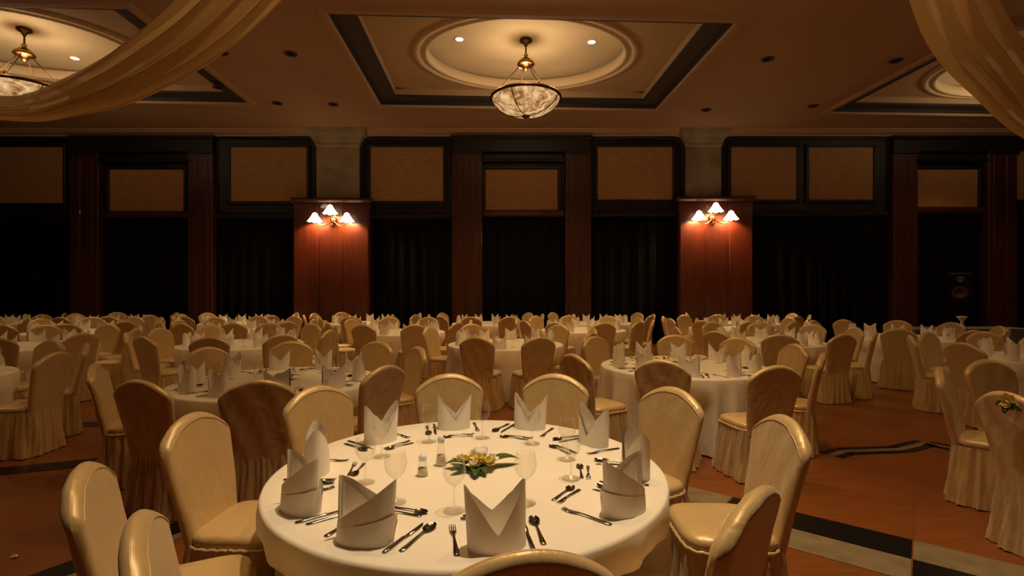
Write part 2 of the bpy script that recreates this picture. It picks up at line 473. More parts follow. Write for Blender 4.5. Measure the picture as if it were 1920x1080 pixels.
def portal(xa, xb, ia, ib, pa, pb, z_head, pz0, pz1, where, d=.34):
    m = M['doorwood']
    # pilasters with plinth, fluted faces and cap
    for x0, x1 in ((xa, ia), (ib, xb)):
        wp('pilaster', m, x0, x1, 0, z_head-.45, d)
        w = x1-x0
        wp('pilaster_fillet', m, x0+w*.16, x0+w*.40, .35, z_head-.6, d+.025, d-.01, .01)
        wp('pilaster_fillet', m, x0+w*.60, x0+w*.84, .35, z_head-.6, d+.025, d-.01, .01)
        wp('plinth', m, x0-.03, x1+.03, 0, .28, d+.05)
        wp('pilaster_cap', M['darkwood'], x0-.03, x1+.03, z_head-.52, z_head-.42, d+.06)
    wp('portal_header', M['darkwood'], xa, xb, z_head-.45, z_head, d)
    wp('header_moulding', M['darkwood'], xa-.05, xb+.05, z_head-.10, z_head+.02, d+.08, 0, .05)
    wp('header_moulding', M['darkwood'], ia-.1, ib+.1, z_head-.74, z_head-.66, d+.02, 0, .03)
    wp('transom_board', M['darkwood'], ia, ib, pz0-.1, z_head-.45, .12)
    wp('wall_panel', M['wallpanel'], pa, pb, pz0, pz1, .17, .1, .02)
    for (a, b, c, e) in ((pa-.1, pb+.1, pz1, pz1+.1), (pa-.1, pa, pz0, pz1), (pb, pb+.1, pz0, pz1)):
        wp('panel_frame', M['darkwood'], a, b, c, e, .22, .1)
    wp('transom_rail', m, ia, ib, pz0-.19, pz0, .26, .05, .04)
    curtain(ia+.02, ib-.02, pz0-.2, .14, 'dark pleated curtain in the %s wooden portal' % where)

portal(-1.77, 2.33, -.88, 1.57, -.80, 1.37, 6.15, 3.99, 5.22, 'central')
portal(-13.05, -8.83, -12.2, -9.56, -12.0, -9.77, 6.15, 3.96, 5.22, 'left hand')
portal(11.25, 14.9, 11.97, 14.05, 12.05, 13.89, 6.15, 4.08, 5.22, 'right hand')

def bay(x0, x1, panels, pz0, pz1, label, round_l=False, round_r=False):
    # head rail with a quarter-round corner beside the column, then panels, then the lower rail and curtain
    m = M['darkwood']; r = .32; zt = 6.15; zb = pz0-.5; d = .2
    out = [(x0, zb)]
    out += [(x1, zb)]
    if round_r: out += [(x1-r+r*math.cos(R(a)), zt-r+r*math.sin(R(a))) for a in range(0, 91, 15)]
    else: out += [(x1, zt)]
    if round_l: out += [(x0+r+r*math.cos(R(a)), zt-r+r*math.sin(R(a))) for a in range(90, 181, 15)]
    else: out += [(x0, zt)]
    MB().prism(out, lambda x, z: (x, -.03, z), lambda x, z: (x, -.14, z)).build('bay_board', m, wb, False)
    # raised rim that follows the outline on top and sides
    rim = out[1:]+[out[0]]
    MB().tube([(x, -.16, z) for x, z in rim], .055, 8).build('bay_rim', m, wb)
    for a, b in panels:
        wp('wall_panel', M['wallpanel'], a, b, pz0, pz1, .18, .13, .015)
        t = .08
        for (p, q, s, e) in ((a-t, b+t, pz1, pz1+t), (a-t, b+t, pz0-t, pz0), (a-t, a, pz0, pz1), (b, b+t, pz0, pz1)):
            wp('panel_frame', m, p, q, s, e, .22, .13)
    wp('bay_rail', m, x0, x1, zb, zb+.16, .24, .05, .04)
    curtain(x0+.03, x1-.03, zb-.01, .10, label)

bay(-17.1, -13.08, [(-16.1, -13.36)], 4.2, 5.88, 'dark curtain in the far left bay')
bay(-8.80, -5.82, [(-8.38, -6.1)], 4.25, 5.88, 'dark curtain between left portal and left lit pier', round_r=True)
bay(-4.48, -1.80, [(-4.22, -2.04)], 4.25, 5.88, 'dark curtain between left lit pier and central portal', round_l=True)
bay(2.36, 5.08, [(2.54, 4.79)], 4.3, 5.88, 'dark curtain between central portal and right lit pier', round_r=True)
bay(6.24, 11.2, [(6.51, 8.48), (8.83, 10.76)], 4.3, 5.88, 'wide dark curtain between right lit pier and right portal', round_l=True)
bay(14.93, 18.1, [(15.0, 17.6)], 4.3, 5.75, 'dark curtain in the far right bay')

# piers and columns
def pier(x0, x1, c0, c1, ztop):
    wp('pier', M['mahogany'], x0, x1, 0, ztop-.14, .42)
    w = (x1-x0)
    for k in range(3):
        wp('pier_board', M['mahogany'], x0+.03+k*w/3, x0-.03+(k+1)*w/3+.0, .3, ztop-.2, .435, .41, .012)
    wp('pier_cap', M['mahogany'], x0-.06, x1+.06, ztop-.14, ztop, .50, 0, .05)
    wp('pier_plinth', M['mahogany'], x0-.05, x1+.05, 0, .3, .48)
    cx = (c0+c1)/2; hw = (c1-c0)/2
    prof = [(1.0, ztop), (1.0, 5.85), (1.06, 5.9), (1.06, 5.96), (1.12, 6.02), (1.22, 6.12), (1.36, 6.2), (1.45, 6.35)]
    mb = MB(); n = 4
    for k, (s, z) in enumerate(prof):
        h = hw*s; dd = .30+hw*(s-1)
        mb.v += [(cx-h, 0, z), (cx-h, -dd, z), (cx+h, -dd, z), (cx+h, 0, z)]
    for k in range(len(prof)-1):
        for i in range(4):
            j = (i+1) % 4
            mb.f.append((k*4+i, k*4+j, k*4+4+j, k*4+4+i))
    mb.build('column', M['stone'], wb, False)
pier(-6.42, -4.18, -5.78, -4.52, 4.32)
pier(4.9, 7.07, 5.14, 6.18, 4.36)

# ------------------------------------------------------------------ sconces
def sconce(x, z, label):
    y = YW-.435
    t = thing('wall_sconce', (x, y, z), 0, label, 'wall lamp', 'three-shade wall sconces')
    MB().lathe([(.0, -.05), (.07, -.05), (.10, -.02), (.06, 0), (.05, .01)], 24).build('back_plate', M['brass'], t)
    t.children[0].rotation_euler = (R(-90), 0, 0)
    MB().lathe([(0, -.16), (.02, -.14), (.035, -.10), (.02, -.06), (.04, -.02), (.045, .04), (.02, .09), (0, .1)], 20, (0, -.12, -.05)).build('finial', M['brass'], t)
    for dx, dz in ((-.46, -.02), (0, .20), (.46, -.02)):
        dy = -.30 if dx == 0 else -.24
        pts = [(dx*u, -.08+(dy+.08)*u, (-.12*math.sin(PI*u)+(dz-.10)*u)) for u in [k/10 for k in range(11)]]
        a = MB().tube(pts, .014, 8).build('arm', M['brass'], t)
        MB().lathe([(.05, -.11), (.055, -.10), (.02, -.09), (.02, -.03), (0, -.03)], 16, (dx, dy, dz)).build('candle_cup', M['brass'], a)
        n = 28
        def sh(u, v):
            a_ = 2*PI*u
            r = .006+.050*min(1, v*8)+.155*v**1.35
            r *= 1+.03*math.cos(a_*8)*v
            return (dx+r*math.cos(a_), dy+r*math.sin(a_), dz+.22-.27*v+.012*math.cos(a_*8)*v)
        s_ = MB().grid(sh, 48, 16, cu=True).build('lamp_shade', M['shade'], t)
        lamp('POINT', (dx, dy, dz+.06), SCONCE, t, .05, col=(1, .62, .30), name='sconce_lamp')
sconce(-5.22, 3.66, 'lit three-shade sconce on the left mahogany pier')
sconce(5.85, 3.72, 'lit three-shade sconce on the right mahogany pier')

# ------------------------------------------------------------------ chandeliers
def make_chandelier():
    t = thing('chandelier', (0, 0, 7.0))
    MB().lathe([(.13, 0), (.14, -.03), (.10, -.06), (.05, -.08), (.03, -.14), (0, -.15)], 24).build('canopy', M['darkmetal'], t)
    MB().tube([(0, 0, -.1), (0, 0, -.42)], .018, 10).build('rod', M['darkmetal'], t)
    MB().lathe([(.02, -.30), (.05, -.33), (.03, -.37), (.09, -.41), (.16, -.47), (.19, -.53), (.17, -.55), (.08, -.56), (.06, -.62), (.03, -.66), (0, -.67)], 28).build('crown', M['brass'], t)
    RZ = -1.24; RR = .73
    for k in range(4):
        a = R(20+90*k)
        pts = []
        for u in [q/12 for q in range(13)]:
            r = .12+(RR-.04-.12)*u**1.25; z = -.54+(RZ+.54)*u+.05*math.sin(u*PI)
            pts.append((r*math.cos(a), r*math.sin(a), z))
        MB().tube(pts, .009, 8).build('arm', M['darkmetal'], t)
        MB().lathe([(0, -.03), (.03, -.02), (.035, .02), (.015, .06), (.03, .09), (0, .11)], 10, ((RR-.03)*math.cos(a), (RR-.03)*math.sin(a), RZ)).build('rosette', M['brass'], t)
    MB().lathe([(RR-.05, RZ-.03), (RR+.02, RZ-.045), (RR+.04, RZ-.02), (RR+.035, RZ+.015), (RR-.02, RZ+.03), (RR-.05, RZ+.01), (RR-.05, RZ-.03)], 56, cap=False).build('bowl_rim', M['darkmetal'], t)
    MB().lathe([(RR, RZ-.03), (RR-.03, RZ-.10), (RR-.12, RZ-.20), (RR-.27, RZ-.30), (RR-.46, RZ-.37), (.1, RZ-.40), (0, RZ-.405)], 56, cap=False).build('bowl', M['alabaster'], t)
    # brass ribs laid over the bowl
    for k in range(4):
        a = R(65+90*k)
        pp = [(RR+.005, -.03), (RR-.02, -.105), (RR-.11, -.21), (RR-.26, -.31), (RR-.45, -.38), (.08, -.41)]
        MB().tube([(r*math.cos(a), r*math.sin(a), RZ+z) for r, z in pp], .010, 6).build('bowl_rib', M['darkmetal'], t)
    MB().lathe([(.07, RZ-.39), (.09, RZ-.41), (.06, RZ-.44), (.02, RZ-.46), (0, RZ-.47)], 18).build('finial', M['darkmetal'], t)
    lamp('POINT', (0, 0, RZ+.16), CHAND, t, .2, name='chandelier_lamp')
    return t
ch0 = make_chandelier()
CHL = {(0, 0): 'alabaster bowl chandelier hanging at far left behind the swag', (1, 0): 'brass and alabaster bowl chandelier hanging in the central dome',
       (2, 0): 'alabaster bowl chandelier in the right hand dome', (0, 1): 'alabaster bowl chandelier in the near left dome overhead',
       (1, 1): 'alabaster bowl chandelier in the near central dome overhead', (2, 1): 'alabaster bowl chandelier in the near right dome overhead'}
first = True
for i, j, o in coffers:
    t = ch0 if first else copy_tree(ch0)
    first = False
    t.location = c2w(CX[i], CY[j], 7.01)
    tag(t, CHL[i, j], 'chandelier', 'bowl chandeliers')

# ------------------------------------------------------------------ ceiling swags
def swag(path, widths, label, seed):
    P = [Vector(p) for p in path]
    def cr(t):
        n = len(P)-1; x = min(max(t*n, 0), n-1e-6); i = int(x); u = x-i
        p0 = P[max(i-1, 0)]; p1 = P[i]; p2 = P[i+1]; p3 = P[min(i+2, n)]
        q = .5*((2*p1)+(p2-p0)*u+(2*p0-5*p1+4*p2-p3)*u*u+(3*p1-p0-3*p2+p3)*u**3)
        w0, w1 = widths[i], widths[i+1]
        return q, w0+(w1-w0)*u
    r = random.Random(seed); ph = [r.random()*6.28 for _ in range(5)]
    def fn(u, v):
        p, w = cr(v)
        q, _ = cr(min(v+.01, 1)); q0, _ = cr(max(v-.01, 0))
        T = (q-q0).normalized()
        side = T.cross(Vector((0, 1, 0))).normalized()
        nrm = side.cross(T).normalized()
        t = (u-.5)
        sag = .10*(1-4*t*t)
        f = .07*math.sin(t*22+ph[0]+2*v)+.035*math.sin(t*55+ph[1]-3*v)+.02*math.sin(t*90+ph[2]+5*v)
        return p+side*(t*w+.01*math.sin(t*40+ph[3]))+nrm*(f*min(1, w/.5)*1.1)+Vector((0, 0, -sag*.4))
    o = MB().grid(fn, 70, 60).build('ceiling_swag', M['sheer'])
    tag(o, label, 'drape', 'sheer fabric swags')
    return o
swag([(.7, 2.9, 6.33), (-.9, 3.8, 5.2), (-2.50, 4.6, 4.20), (-3.75, 5.15, 3.80), (-4.9, 5.75, 3.76), (-6.05, 6.3, 3.82), (-7.6, 6.9, 4.2), (-9.4, 7.4, 5.0), (-10.6, 7.7, 6.3)],
     [.3, .75, .72, .58, .40, .28, .30, .36, .2], 'sheer cream swag sweeping down across the upper left ceiling', 3)
swag([(2.2, 3.0, 6.33), (3.0, 3.9, 5.33), (4.08, 4.8, 4.34), (4.9, 5.2, 3.83), (5.85, 5.6, 3.43), (7.2, 6.1, 3.4), (8.8, 6.7, 4.2), (10.2, 7.2, 6.3)],
     [.3, .8, .85, .75, .6, .5, .5, .3], 'sheer cream swag hanging across the upper right corner', 8)

# ------------------------------------------------------------------ chair
def chair_meshes(seed, wrinkle):
    r = random.Random(seed); ph = [r.random()*6.28 for _ in range(8)]
    def half(z):
        t = max(0, min(1, (z-.42)/.50))
        return .190+.070*t
    def centre(z):
        t = (z-.42)/.57
        return -.205-.085*t-.03*t*t
    def back(sgn):
        def fn(u, v):
            a = math.sin(PI*(u-.5)); v = 1-(1-v)**1.9
            top = .875+.12*(1-abs(a)**2.1)-.016*(max(0, abs(a)-.9)/.1)**2
            z = .40+v*(top-.40)
            x = a*half(z)
            if v > .8: x *= 1-.015*((v-.8)/.2)**2
            e = max(0, 1-abs(a)**12)**.5*max(0, 1-max(0, v-.962)/.038)**.5 if v > .962 else max(0, 1-abs(a)**12)**.5
            th = .031*e
            w = wrinkle*(math.sin(a*9+z*14+ph[0])+.6*math.sin(a*17-z*23+ph[1]))*e*(.4+.6*abs(a))
            dish = .007*(1-a*a)*(1 if sgn > 0 else .4)
            return (x, centre(z)+sgn*th-dish+w, z)
        return fn
    bk = MB(); bk.grid(back(1), 26, 26); bk.grid(back(-1), 26, 26)
    # seam piping along the top edge (front)
    sm = MB()
    pts = []
    for k in range(25):
        u = k/24; a = 2*u-1
        p = back(1)(u, .80); pts.append((p[0]*.985, p[1]+.0005, p[2]))
    sm.tube(pts, .003, 6)
    # seat cushion
    def per(u, off=0.0):
        a = 2*PI*u
        c, s = math.cos(a), math.sin(a); n_ = 5.0
        rr = 1/((abs(c)**n_+abs(s)**n_)**(1/n_))
        return (.212+off)*rr*c, -.0+(.205+off)*rr*s
    st = MB()
    def seat(u, v):
        if v < .75:
            k = v/.75; x, y = per(u); h = .485+.022*(1-k**3)
            return (x*k, y*k, h)
        k = (v-.75)/.25; x, y = per(u, .008*math.sin(k*PI)); return (x, y, .485-.055*k)
    st.grid(seat, 44, 14, cu=True)
    # gathered piping round the seat
    pp = MB()
    pp.tube([(*per(k/88, .010), .432+.003*math.sin(k*2.2)) for k in range(89)], .010, 6)
    # skirt with pleats to the floor
    sk = MB(); N = 150
    def skirt(u, v):
        fl_ = .010+.034*v**1.2
        th = 2*PI*u
        g = math.sin(th*34+ph[2]+1.8*math.sin(th*3+ph[3]))                     # tight gathers under the seat
        b = math.sin(th*15+ph[4]+1.4*math.sin(th*2+ph[5])+.9*math.sin(v*3.1+ph[6]+th*4))   # loose folds further down
        w = .009*g*(1-.65*v)*min(1, v*6)+.021*b*v**.8+.007*math.sin(th*47+v*7+ph[7])*v
        x, y = per(u, fl_+w)
        if y < 0: y -= .025*(1-v*.5)
        return (x, y, .435-.430*v+.004*b*v+.003)
    sk.grid(skirt, 180, 9, cu=True)
    return [bk.mesh('back_cover', M['satin']), sm.mesh('seam', M['satin']), st.mesh('seat_cover', M['satin']), pp.mesh('piping', M['satin']), sk.mesh('skirt', M['satin_skirt'])]
CH = [chair_meshes(1, .0015), chair_meshes(2, .003), chair_meshes(3, .0055)]

def chair(x, y, face, label, group, variant=0, far=False):
    t = thing('chair', (x, y, 0), face-PI/2, label, 'chair', group)
    bk, sm, st, pp, sk = CH[variant]
    b = link('back_cover', bk, t)
    s = link('seat_cover', st, t)
    link('skirt', sk, t)
    if not far:
        link('seam', sm, b); link('piping', pp, s)
    return t
TOP = .315      # distance from chair origin to the top of its back

# ------------------------------------------------------------------ tableware meshes
def napkin_mesh(kind, seed):
    """standing folded napkin: 0 = two peaks with a deep V, 1 = front edge rising to the right, 2 = rising to the left"""
    r = random.Random(seed); lean = r.uniform(-.010, .010)
    mb = MB()
    def shell(a0, a1, off, hfun, n=30):
        def fn(u, v):
            a = a0+(a1-a0)*u
            c, s_ = math.cos(a), math.sin(a)
            x = (.099+off)*math.copysign(abs(c)**.9, c); y = (.060+off)*s_
            h = hfun(c); z = h*v
            return (x*(1+.05*v*abs(c))+lean*v, y*(1-.14*v*h/.24)+.0015*math.sin(a*9)*v, z)
        mb.grid(fn, n, 8)
    pk = lambda c: .055+.158*abs(c)
    up = lambda c: .065+.148*(.5+.5*c)
    dn = lambda c: .065+.148*(.5-.5*c)
    fr, bk = ((pk, pk), (up, dn), (dn, up))[kind]
    for o in (0, -.0035):
        shell(PI, 2*PI, o, fr); shell(0, PI, o, bk)
    # second layer: folded cuff whose edge runs diagonally, just proud of the first
    lo = (lambda c: .05+.05*(.5+.5*c)) if kind != 2 else (lambda c: .05+.05*(.5-.5*c))
    if kind: shell(PI-.25, 2*PI+.25, .0016, lo)
    # inner layer seen through the opening
    shell(PI*.05, PI*.95, -.012, lambda c: .10+.09*abs(c))
    return mb.mesh('napkin', M['napkin'])
NAP = [napkin_mesh(0, 1), napkin_mesh(1, 2), napkin_mesh(2, 3), napkin_mesh(0, 4)]

wg = MB().lathe([(0, .0), (.042, .0), (.043, .003), (.02, .007), (.005, .014), (.0042, .05), (.0042, .088), (.010, .098), (.026, .110), (.040, .130), (.045, .152), (.043, .175), (.037, .205)], 28, cap=False).mesh('wine_glass', M['glass'])
wg_lo = MB().lathe([(0, .0), (.042, .0), (.02, .007), (.0045, .014), (.0045, .09), (.026, .110), (.044, .145), (.037, .205)], 12, cap=False).mesh('wine_glass', M['glass'])

def flat(outline, zf, th):
    return MB().prism(outline, lambda x, y: (x, y, zf(x, y)), lambda x, y: (x, y, zf(x, y)+th))
def stripmesh(secs, th=.0022):
    """secs: (y, halfwidth, z)"""
    mb = MB()
    for dz in (0, th):
        pass
    n = len(secs)
    for y, w, z in secs:
        mb.v += [(-w, y, z), (w, y, z), (w*.8, y, z+th), (-w*.8, y, z+th)]
    for k in range(n-1):
        for i in range(4):
            j = (i+1) % 4
            mb.f.append((k*4+i, k*4+j, k*4+4+j, k*4+4+i))
    mb.f.append((3, 2, 1, 0)); mb.f.append(((n-1)*4, (n-1)*4+1, (n-1)*4+2, (n-1)*4+3))
    return mb
HANDLE = [(-.105, .004, .001), (-.102, .010, .001), (-.08, .0105, .001), (-.04, .007, .003), (.0, .0042, .006), (.03, .004, .006)]
def fork_mesh():
    mb = stripmesh(HANDLE+[(.042, .008, .005), (.055, .0125, .002), (.066, .0125, .001)], .0028)
    for k in range(4):
        x = -.0102+k*.0068
        mb2 = stripmesh([(.064, .0022, .001), (.085, .0021, .001), (.107, .0012, .005)], .0022)
        n = len(mb.v); mb.v += [(a+x, b, c) for a, b, c in mb2.v]; mb.f += [tuple(q+n for q in f) for f in mb2.f]
    return mb.mesh('fork', M['silver'])
def knife_mesh():
    mb = stripmesh([(-.115, .005, .0), (-.112, .0085, .0), (-.08, .009, .0), (-.03, .0075, .001), (-.005, .0065, .001), (.0, .0085, .001)], .0050)
    o = [(-.0065, .0), (.0075, .0), (.0105, .03), (.0105, .07), (.007, .10), (-.002, .118), (-.006, .112)]
    mb.prism(o, lambda x, y: (x, y, .0015), lambda x, y: (x*.9, y, .0030))
    return mb.mesh('knife', M['silver'])
def spoon_mesh():
    mb = stripmesh(HANDLE+[(.042, .0045, .005)], .0028)
    def bowl(u, v):
        a = 2*PI*u; k = v
        return (.0205*k*math.cos(a), .072+.034*k*math.sin(a)-.002*k*k, .0008+.008*k*k)
    mb.grid(bowl, 24, 5, cu=True)
    mb.grid(lambda u, v: (bowl(u, v)[0]*.97, bowl(u, v)[1], bowl(u, v)[2]+.0015), 24, 5, cu=True)
    return mb.mesh('spoon', M['silver'])
FORK, KNIFE, SPOON = fork_mesh(), knife_mesh(), spoon_mesh()

def leaf_mesh(L, w, curl):
    mb = MB()
    def fn(u, v):
        a = (u-.5)*2; ww = w*math.sin(PI*min(1, v*.96+.04))**.8*(1-.35*v)
        return (a*ww, v*L, .012+curl*math.sin(v*PI*.9)+.25*abs(a)*ww)
    mb.grid(fn, 6, 8); mb.grid(lambda u, v: tuple(Vector(fn(u, v))-Vector((0, 0, .0012))), 6, 8)
    return mb.mesh('leaf', M['leaf'])
LEAF_L, LEAF_S = leaf_mesh(.17, .045, .025), leaf_mesh(.10, .028, .015)
def blossom_mesh(m, rad, seed):
    mb = MB(); r = random.Random(seed)
    for ring, (n, tilt, k) in enumerate(((7, .35, 1.0), (6, .8, .75), (4, 1.2, .5))):
        for i in range(n):
            a = 2*PI*i/n+ring*.5+r.uniform(-.1, .1)
            def fn(u, v):
                q = (u-.5)*2; ww = rad*.42*k*math.sin(PI*(.08+.88*v))
                d = rad*k*v; x = d*math.cos(tilt*v); z = d*math.sin(tilt*v)+.004+abs(q)*ww*.25
                y = q*ww
                return (x*math.cos(a)-y*math.sin(a), x*math.sin(a)+y*math.cos(a), z+.006*ring)
            mb.grid(fn, 4, 4)
    return mb.mesh('blossom', m)
BL_Y, BL_W = blossom_mesh(M['petal_y'], .045, 1), blossom_mesh(M['petal_w'], .042, 2)
votive_me = MB().lathe([(0, 0), (.030, 0), (.036, .05), (.034, .05), (.028, .006)], 20, cap=False).mesh('votive_cup', M['glass'])
wax_me = MB().lathe([(.027, .006), (.032, .038), (.02, .040), (0, .041)], 20).mesh('candle', M['wax'])

def centrepiece(x, y, z, rz, label):
    t = thing('flower_centrepiece', (x, y, z), rz, label, 'flowers', 'flower centrepieces')
    for me, a, r0, sc in ((LEAF_L, -65, .05, 1.0), (LEAF_L, 15, .03, .7), (LEAF_S, 140, .05, 1), (LEAF_S, 190, .06, 1), (LEAF_S, 70, .05, 1), (LEAF_S, -150, .04, 1), (LEAF_L, 100, .02, .8)):
        o = link('leaf', me, t); o.rotation_euler = (0, 0, R(a)); o.scale = (sc, sc, sc)
        o.location = (-math.sin(R(a))*r0, math.cos(R(a))*r0, .002)
    for me, dx, dy, h in ((BL_Y, -.05, -.02, .028), (BL_W, .0, -.055, .022), (BL_Y, .055, -.03, .026), (BL_W, -.08, .02, .02), (BL_W, .07, .015, .03), (BL_Y, .015, -.015, .035), (BL_W, -.03, .05, .03)):
        o = link('blossom', me, t); o.location = (dx, dy, h); o.rotation_euler = (rnd.uniform(-.4, .1), rnd.uniform(-.3, .3), rnd.random()*6)
    v = link('votive_cup', votive_me, t); v.location = (.012, .045, .03)
    link('candle', wax_me, v)
    MB().lathe([(.05, .0), (.055, .012), (.04, .03), (0, .032)], 16).build('foam_base', M['leaf'], t)
    return t

# ------------------------------------------------------------------ tables
f_px = 965.0
def in_view(x, y, m=260):
    if y < .6: return False
    p = 960+f_px*x/y
    return -m < p < 1920+m

def tablecloth_mesh(dents, seed):
    r = random.Random(seed); ph = [r.random()*6.28 for _ in range(6)]
    mb = MB(); N = 180
    nf = r.choice((19, 21, 23))
    def fn(u, v):
        a = 2*PI*u
        if v < .35:
            k = v/.35
            return (.9*k*math.cos(a), .9*k*math.sin(a), .752)
        if v < .45:
            k = (v-.35)/.10; rr = .9+.014*math.sin(k*PI/2); z = .752-.014*(1-math.cos(k*PI/2))
            return (rr*math.cos(a), rr*math.sin(a), z)
        k = (v-.45)/.55
        z = .738-.722*k
        rr = .914+.035*k+(.040*math.sin(nf*a+ph[0]+math.sin(3*a+ph[1]))+.018*math.sin(2*nf*a*1.0+ph[2]))*min(1, k*1.5)
        if z < .62:
            s = min(1, (.62-z)/.12)
            for da, fr in dents:
                d = abs((a-da+PI) % (2*PI)-PI)
                if d < .48:
                    w = 1 if d < .36 else .5+.5*math.cos((d-.36)/.12*PI)
                    lim = fr/max(.6, math.cos(d))-.02
                    if lim < rr: rr = rr+(lim-rr)*w*s
        return (rr*math.cos(a), rr*math.sin(a), z)
    mb.grid(fn, N, 20, cu=True)
    return mb.mesh('tablecloth', M['cloth'])
tt_me = MB().lathe([(.0, .715), (.86, .715), (.89, .72), (.89, .742), (.0, .742)], 48, cap=False).mesh('table_top', M['darkwood'])
tp_me = MB().lathe([(.26, .0), (.26, .02), (.20, .05), (.05, .08), (.045, .68), (.18, .715)], 24).mesh('pedestal', M['darkmetal'])

SIDES = ['far side', 'far right side', 'right far side', 'right side', 'near right side', 'near side', 'near left side', 'left side', 'left far side', 'far left side']
def sides_for(angs):
    """unique wording for chairs sorted clockwise from the far side"""
    out = [''] * len(angs)
    words = SIDES
    used = set()
    for i, a in sorted(enumerate(angs), key=lambda q: q[1] % 360):
        k = int(round((a % 360)/36.0)) % 10
        while words[k] in used: k = (k+1) % 10
        used.add(words[k]); out[i] = words[k]
    return out

def place(item_me, name, x, y, z, rz, label, cat, group):
    o = link(name, item_me); o.location = (x, y, z); o.rotation_euler = (0, 0, rz)
    return tag(o, label, cat, group)

BACKS = []; CENTRES = []
def table(cx, cy, desc, seats=None, start=0, level=0, seed=1, skip=(), nap_off=0, groupname=None):
    """seats: list of (x, y) of chair-back tops; else a ring of ten"""
    r = random.Random(seed); CENTRES.append((cx, cy))
    if seats is None:
        seats = []
        for k in range(10):
            a = R(start+36*k+r.uniform(-2.5, 2.5)); rr = 1.45+r.uniform(-.01, .05)
            seats.append((cx+rr*math.sin(a), cy+rr*math.cos(a)))
    seats = [q if len(q) > 2 else (q[0], q[1], None) for q in seats]
    angs = [math.degrees(math.atan2(x-cx, y-cy)) for x, y, fo in seats]
    words = sides_for(angs)
    dents = []
    for (x, y, fo), a, w in zip(seats, angs, words):
        rr = math.hypot(x-cx, y-cy)
        fr = rr-TOP-.275
        if fr < .97: dents.append((math.atan2(y-cy, x-cx), fr))
        if not in_view(x, y): continue
        sx_, sy_ = x+(cx-x)/rr*TOP, y+(cy-y)/rr*TOP
        free = all(math.hypot(sx_-qx, sy_-qy) > (.64 if qs == seed else .76) for qx, qy, qs in BACKS) and y < 14.72 and math.hypot(max(0, abs(x-9.75)-1.4), max(0, abs(y-11.2)-.45)) > .15
        free = free and all(math.hypot(x-qx, y-qy) > 1.05 for qx, qy in CENTRES if (qx, qy) != (cx, cy))
        if level > 1 and not free: continue
        BACKS.append((sx_, sy_, seed))
        d = Vector((cx-x, cy-y)).normalized()
        d.rotate(Matrix.Rotation(R(r.uniform(-3, 3)), 2)) if level < 3 else None
        if fo is not None: d = Vector((math.cos(R(fo)), math.sin(R(fo))))
        px, py = x+d.x*TOP, y+d.y*TOP
        chair(px, py, math.atan2(d.y, d.x), 'satin-covered chair, %s of %s' % (w, desc), 'covered chairs at %s' % desc, r.choice((0, 1, 2)) if level else r.choice((0, 0, 1)), far=level > 1)
    t = thing('round_table', (cx, cy, 0), 0, 'round wooden table hidden under cloth, %s' % desc, 'table', 'round banquet tables')
    link('table_top', tt_me, t); link('pedestal', tp_me, t)
    c = link('tablecloth', tablecloth_mesh(dents, seed)); c.location = (cx, cy, 0)
    tag(c, 'ivory cloth draped to the floor over %s' % desc, 'tablecloth', 'ivory tablecloths')
    # napkins and glasses
    for k in range(10):
        a = R(36*k+(start+nap_off+18) % 36-18)
        if level == 0: break
        x, y = cx+.74*math.sin(a), cy+.74*math.cos(a)
        if not in_view(x, y, 420): continue
        w = SIDES[k]
        place(r.choice(NAP), 'napkin', x, y, .753, -a+PI+r.uniform(-.35, .35), 'folded napkin, %s of %s' % (w, desc), 'napkin', 'napkins on %s' % desc)
        if level <= 2:
            b = a-R(19); x, y = cx+.52*math.sin(b), cy+.52*math.cos(b)
            place(wg_lo if level > 1 else wg, 'wine_glass', x, y, .753, 0, 'clear stemmed glass, %s of %s' % (w, desc), 'glass', 'glasses on %s' % desc)
        if level == 1:
            for me, nm, off, rad in ((FORK, 'fork', 11, .72), (KNIFE, 'knife', -10, .72), (SPOON, 'spoon', -14.5, .71)):
                b = a+R(off)
                place(me, nm, cx+rad*math.sin(b), cy+rad*math.cos(b), .753, -a+PI, 'silver %s, %s of %s' % (nm, w, desc), nm, 'cutlery on %s' % desc)
    return c

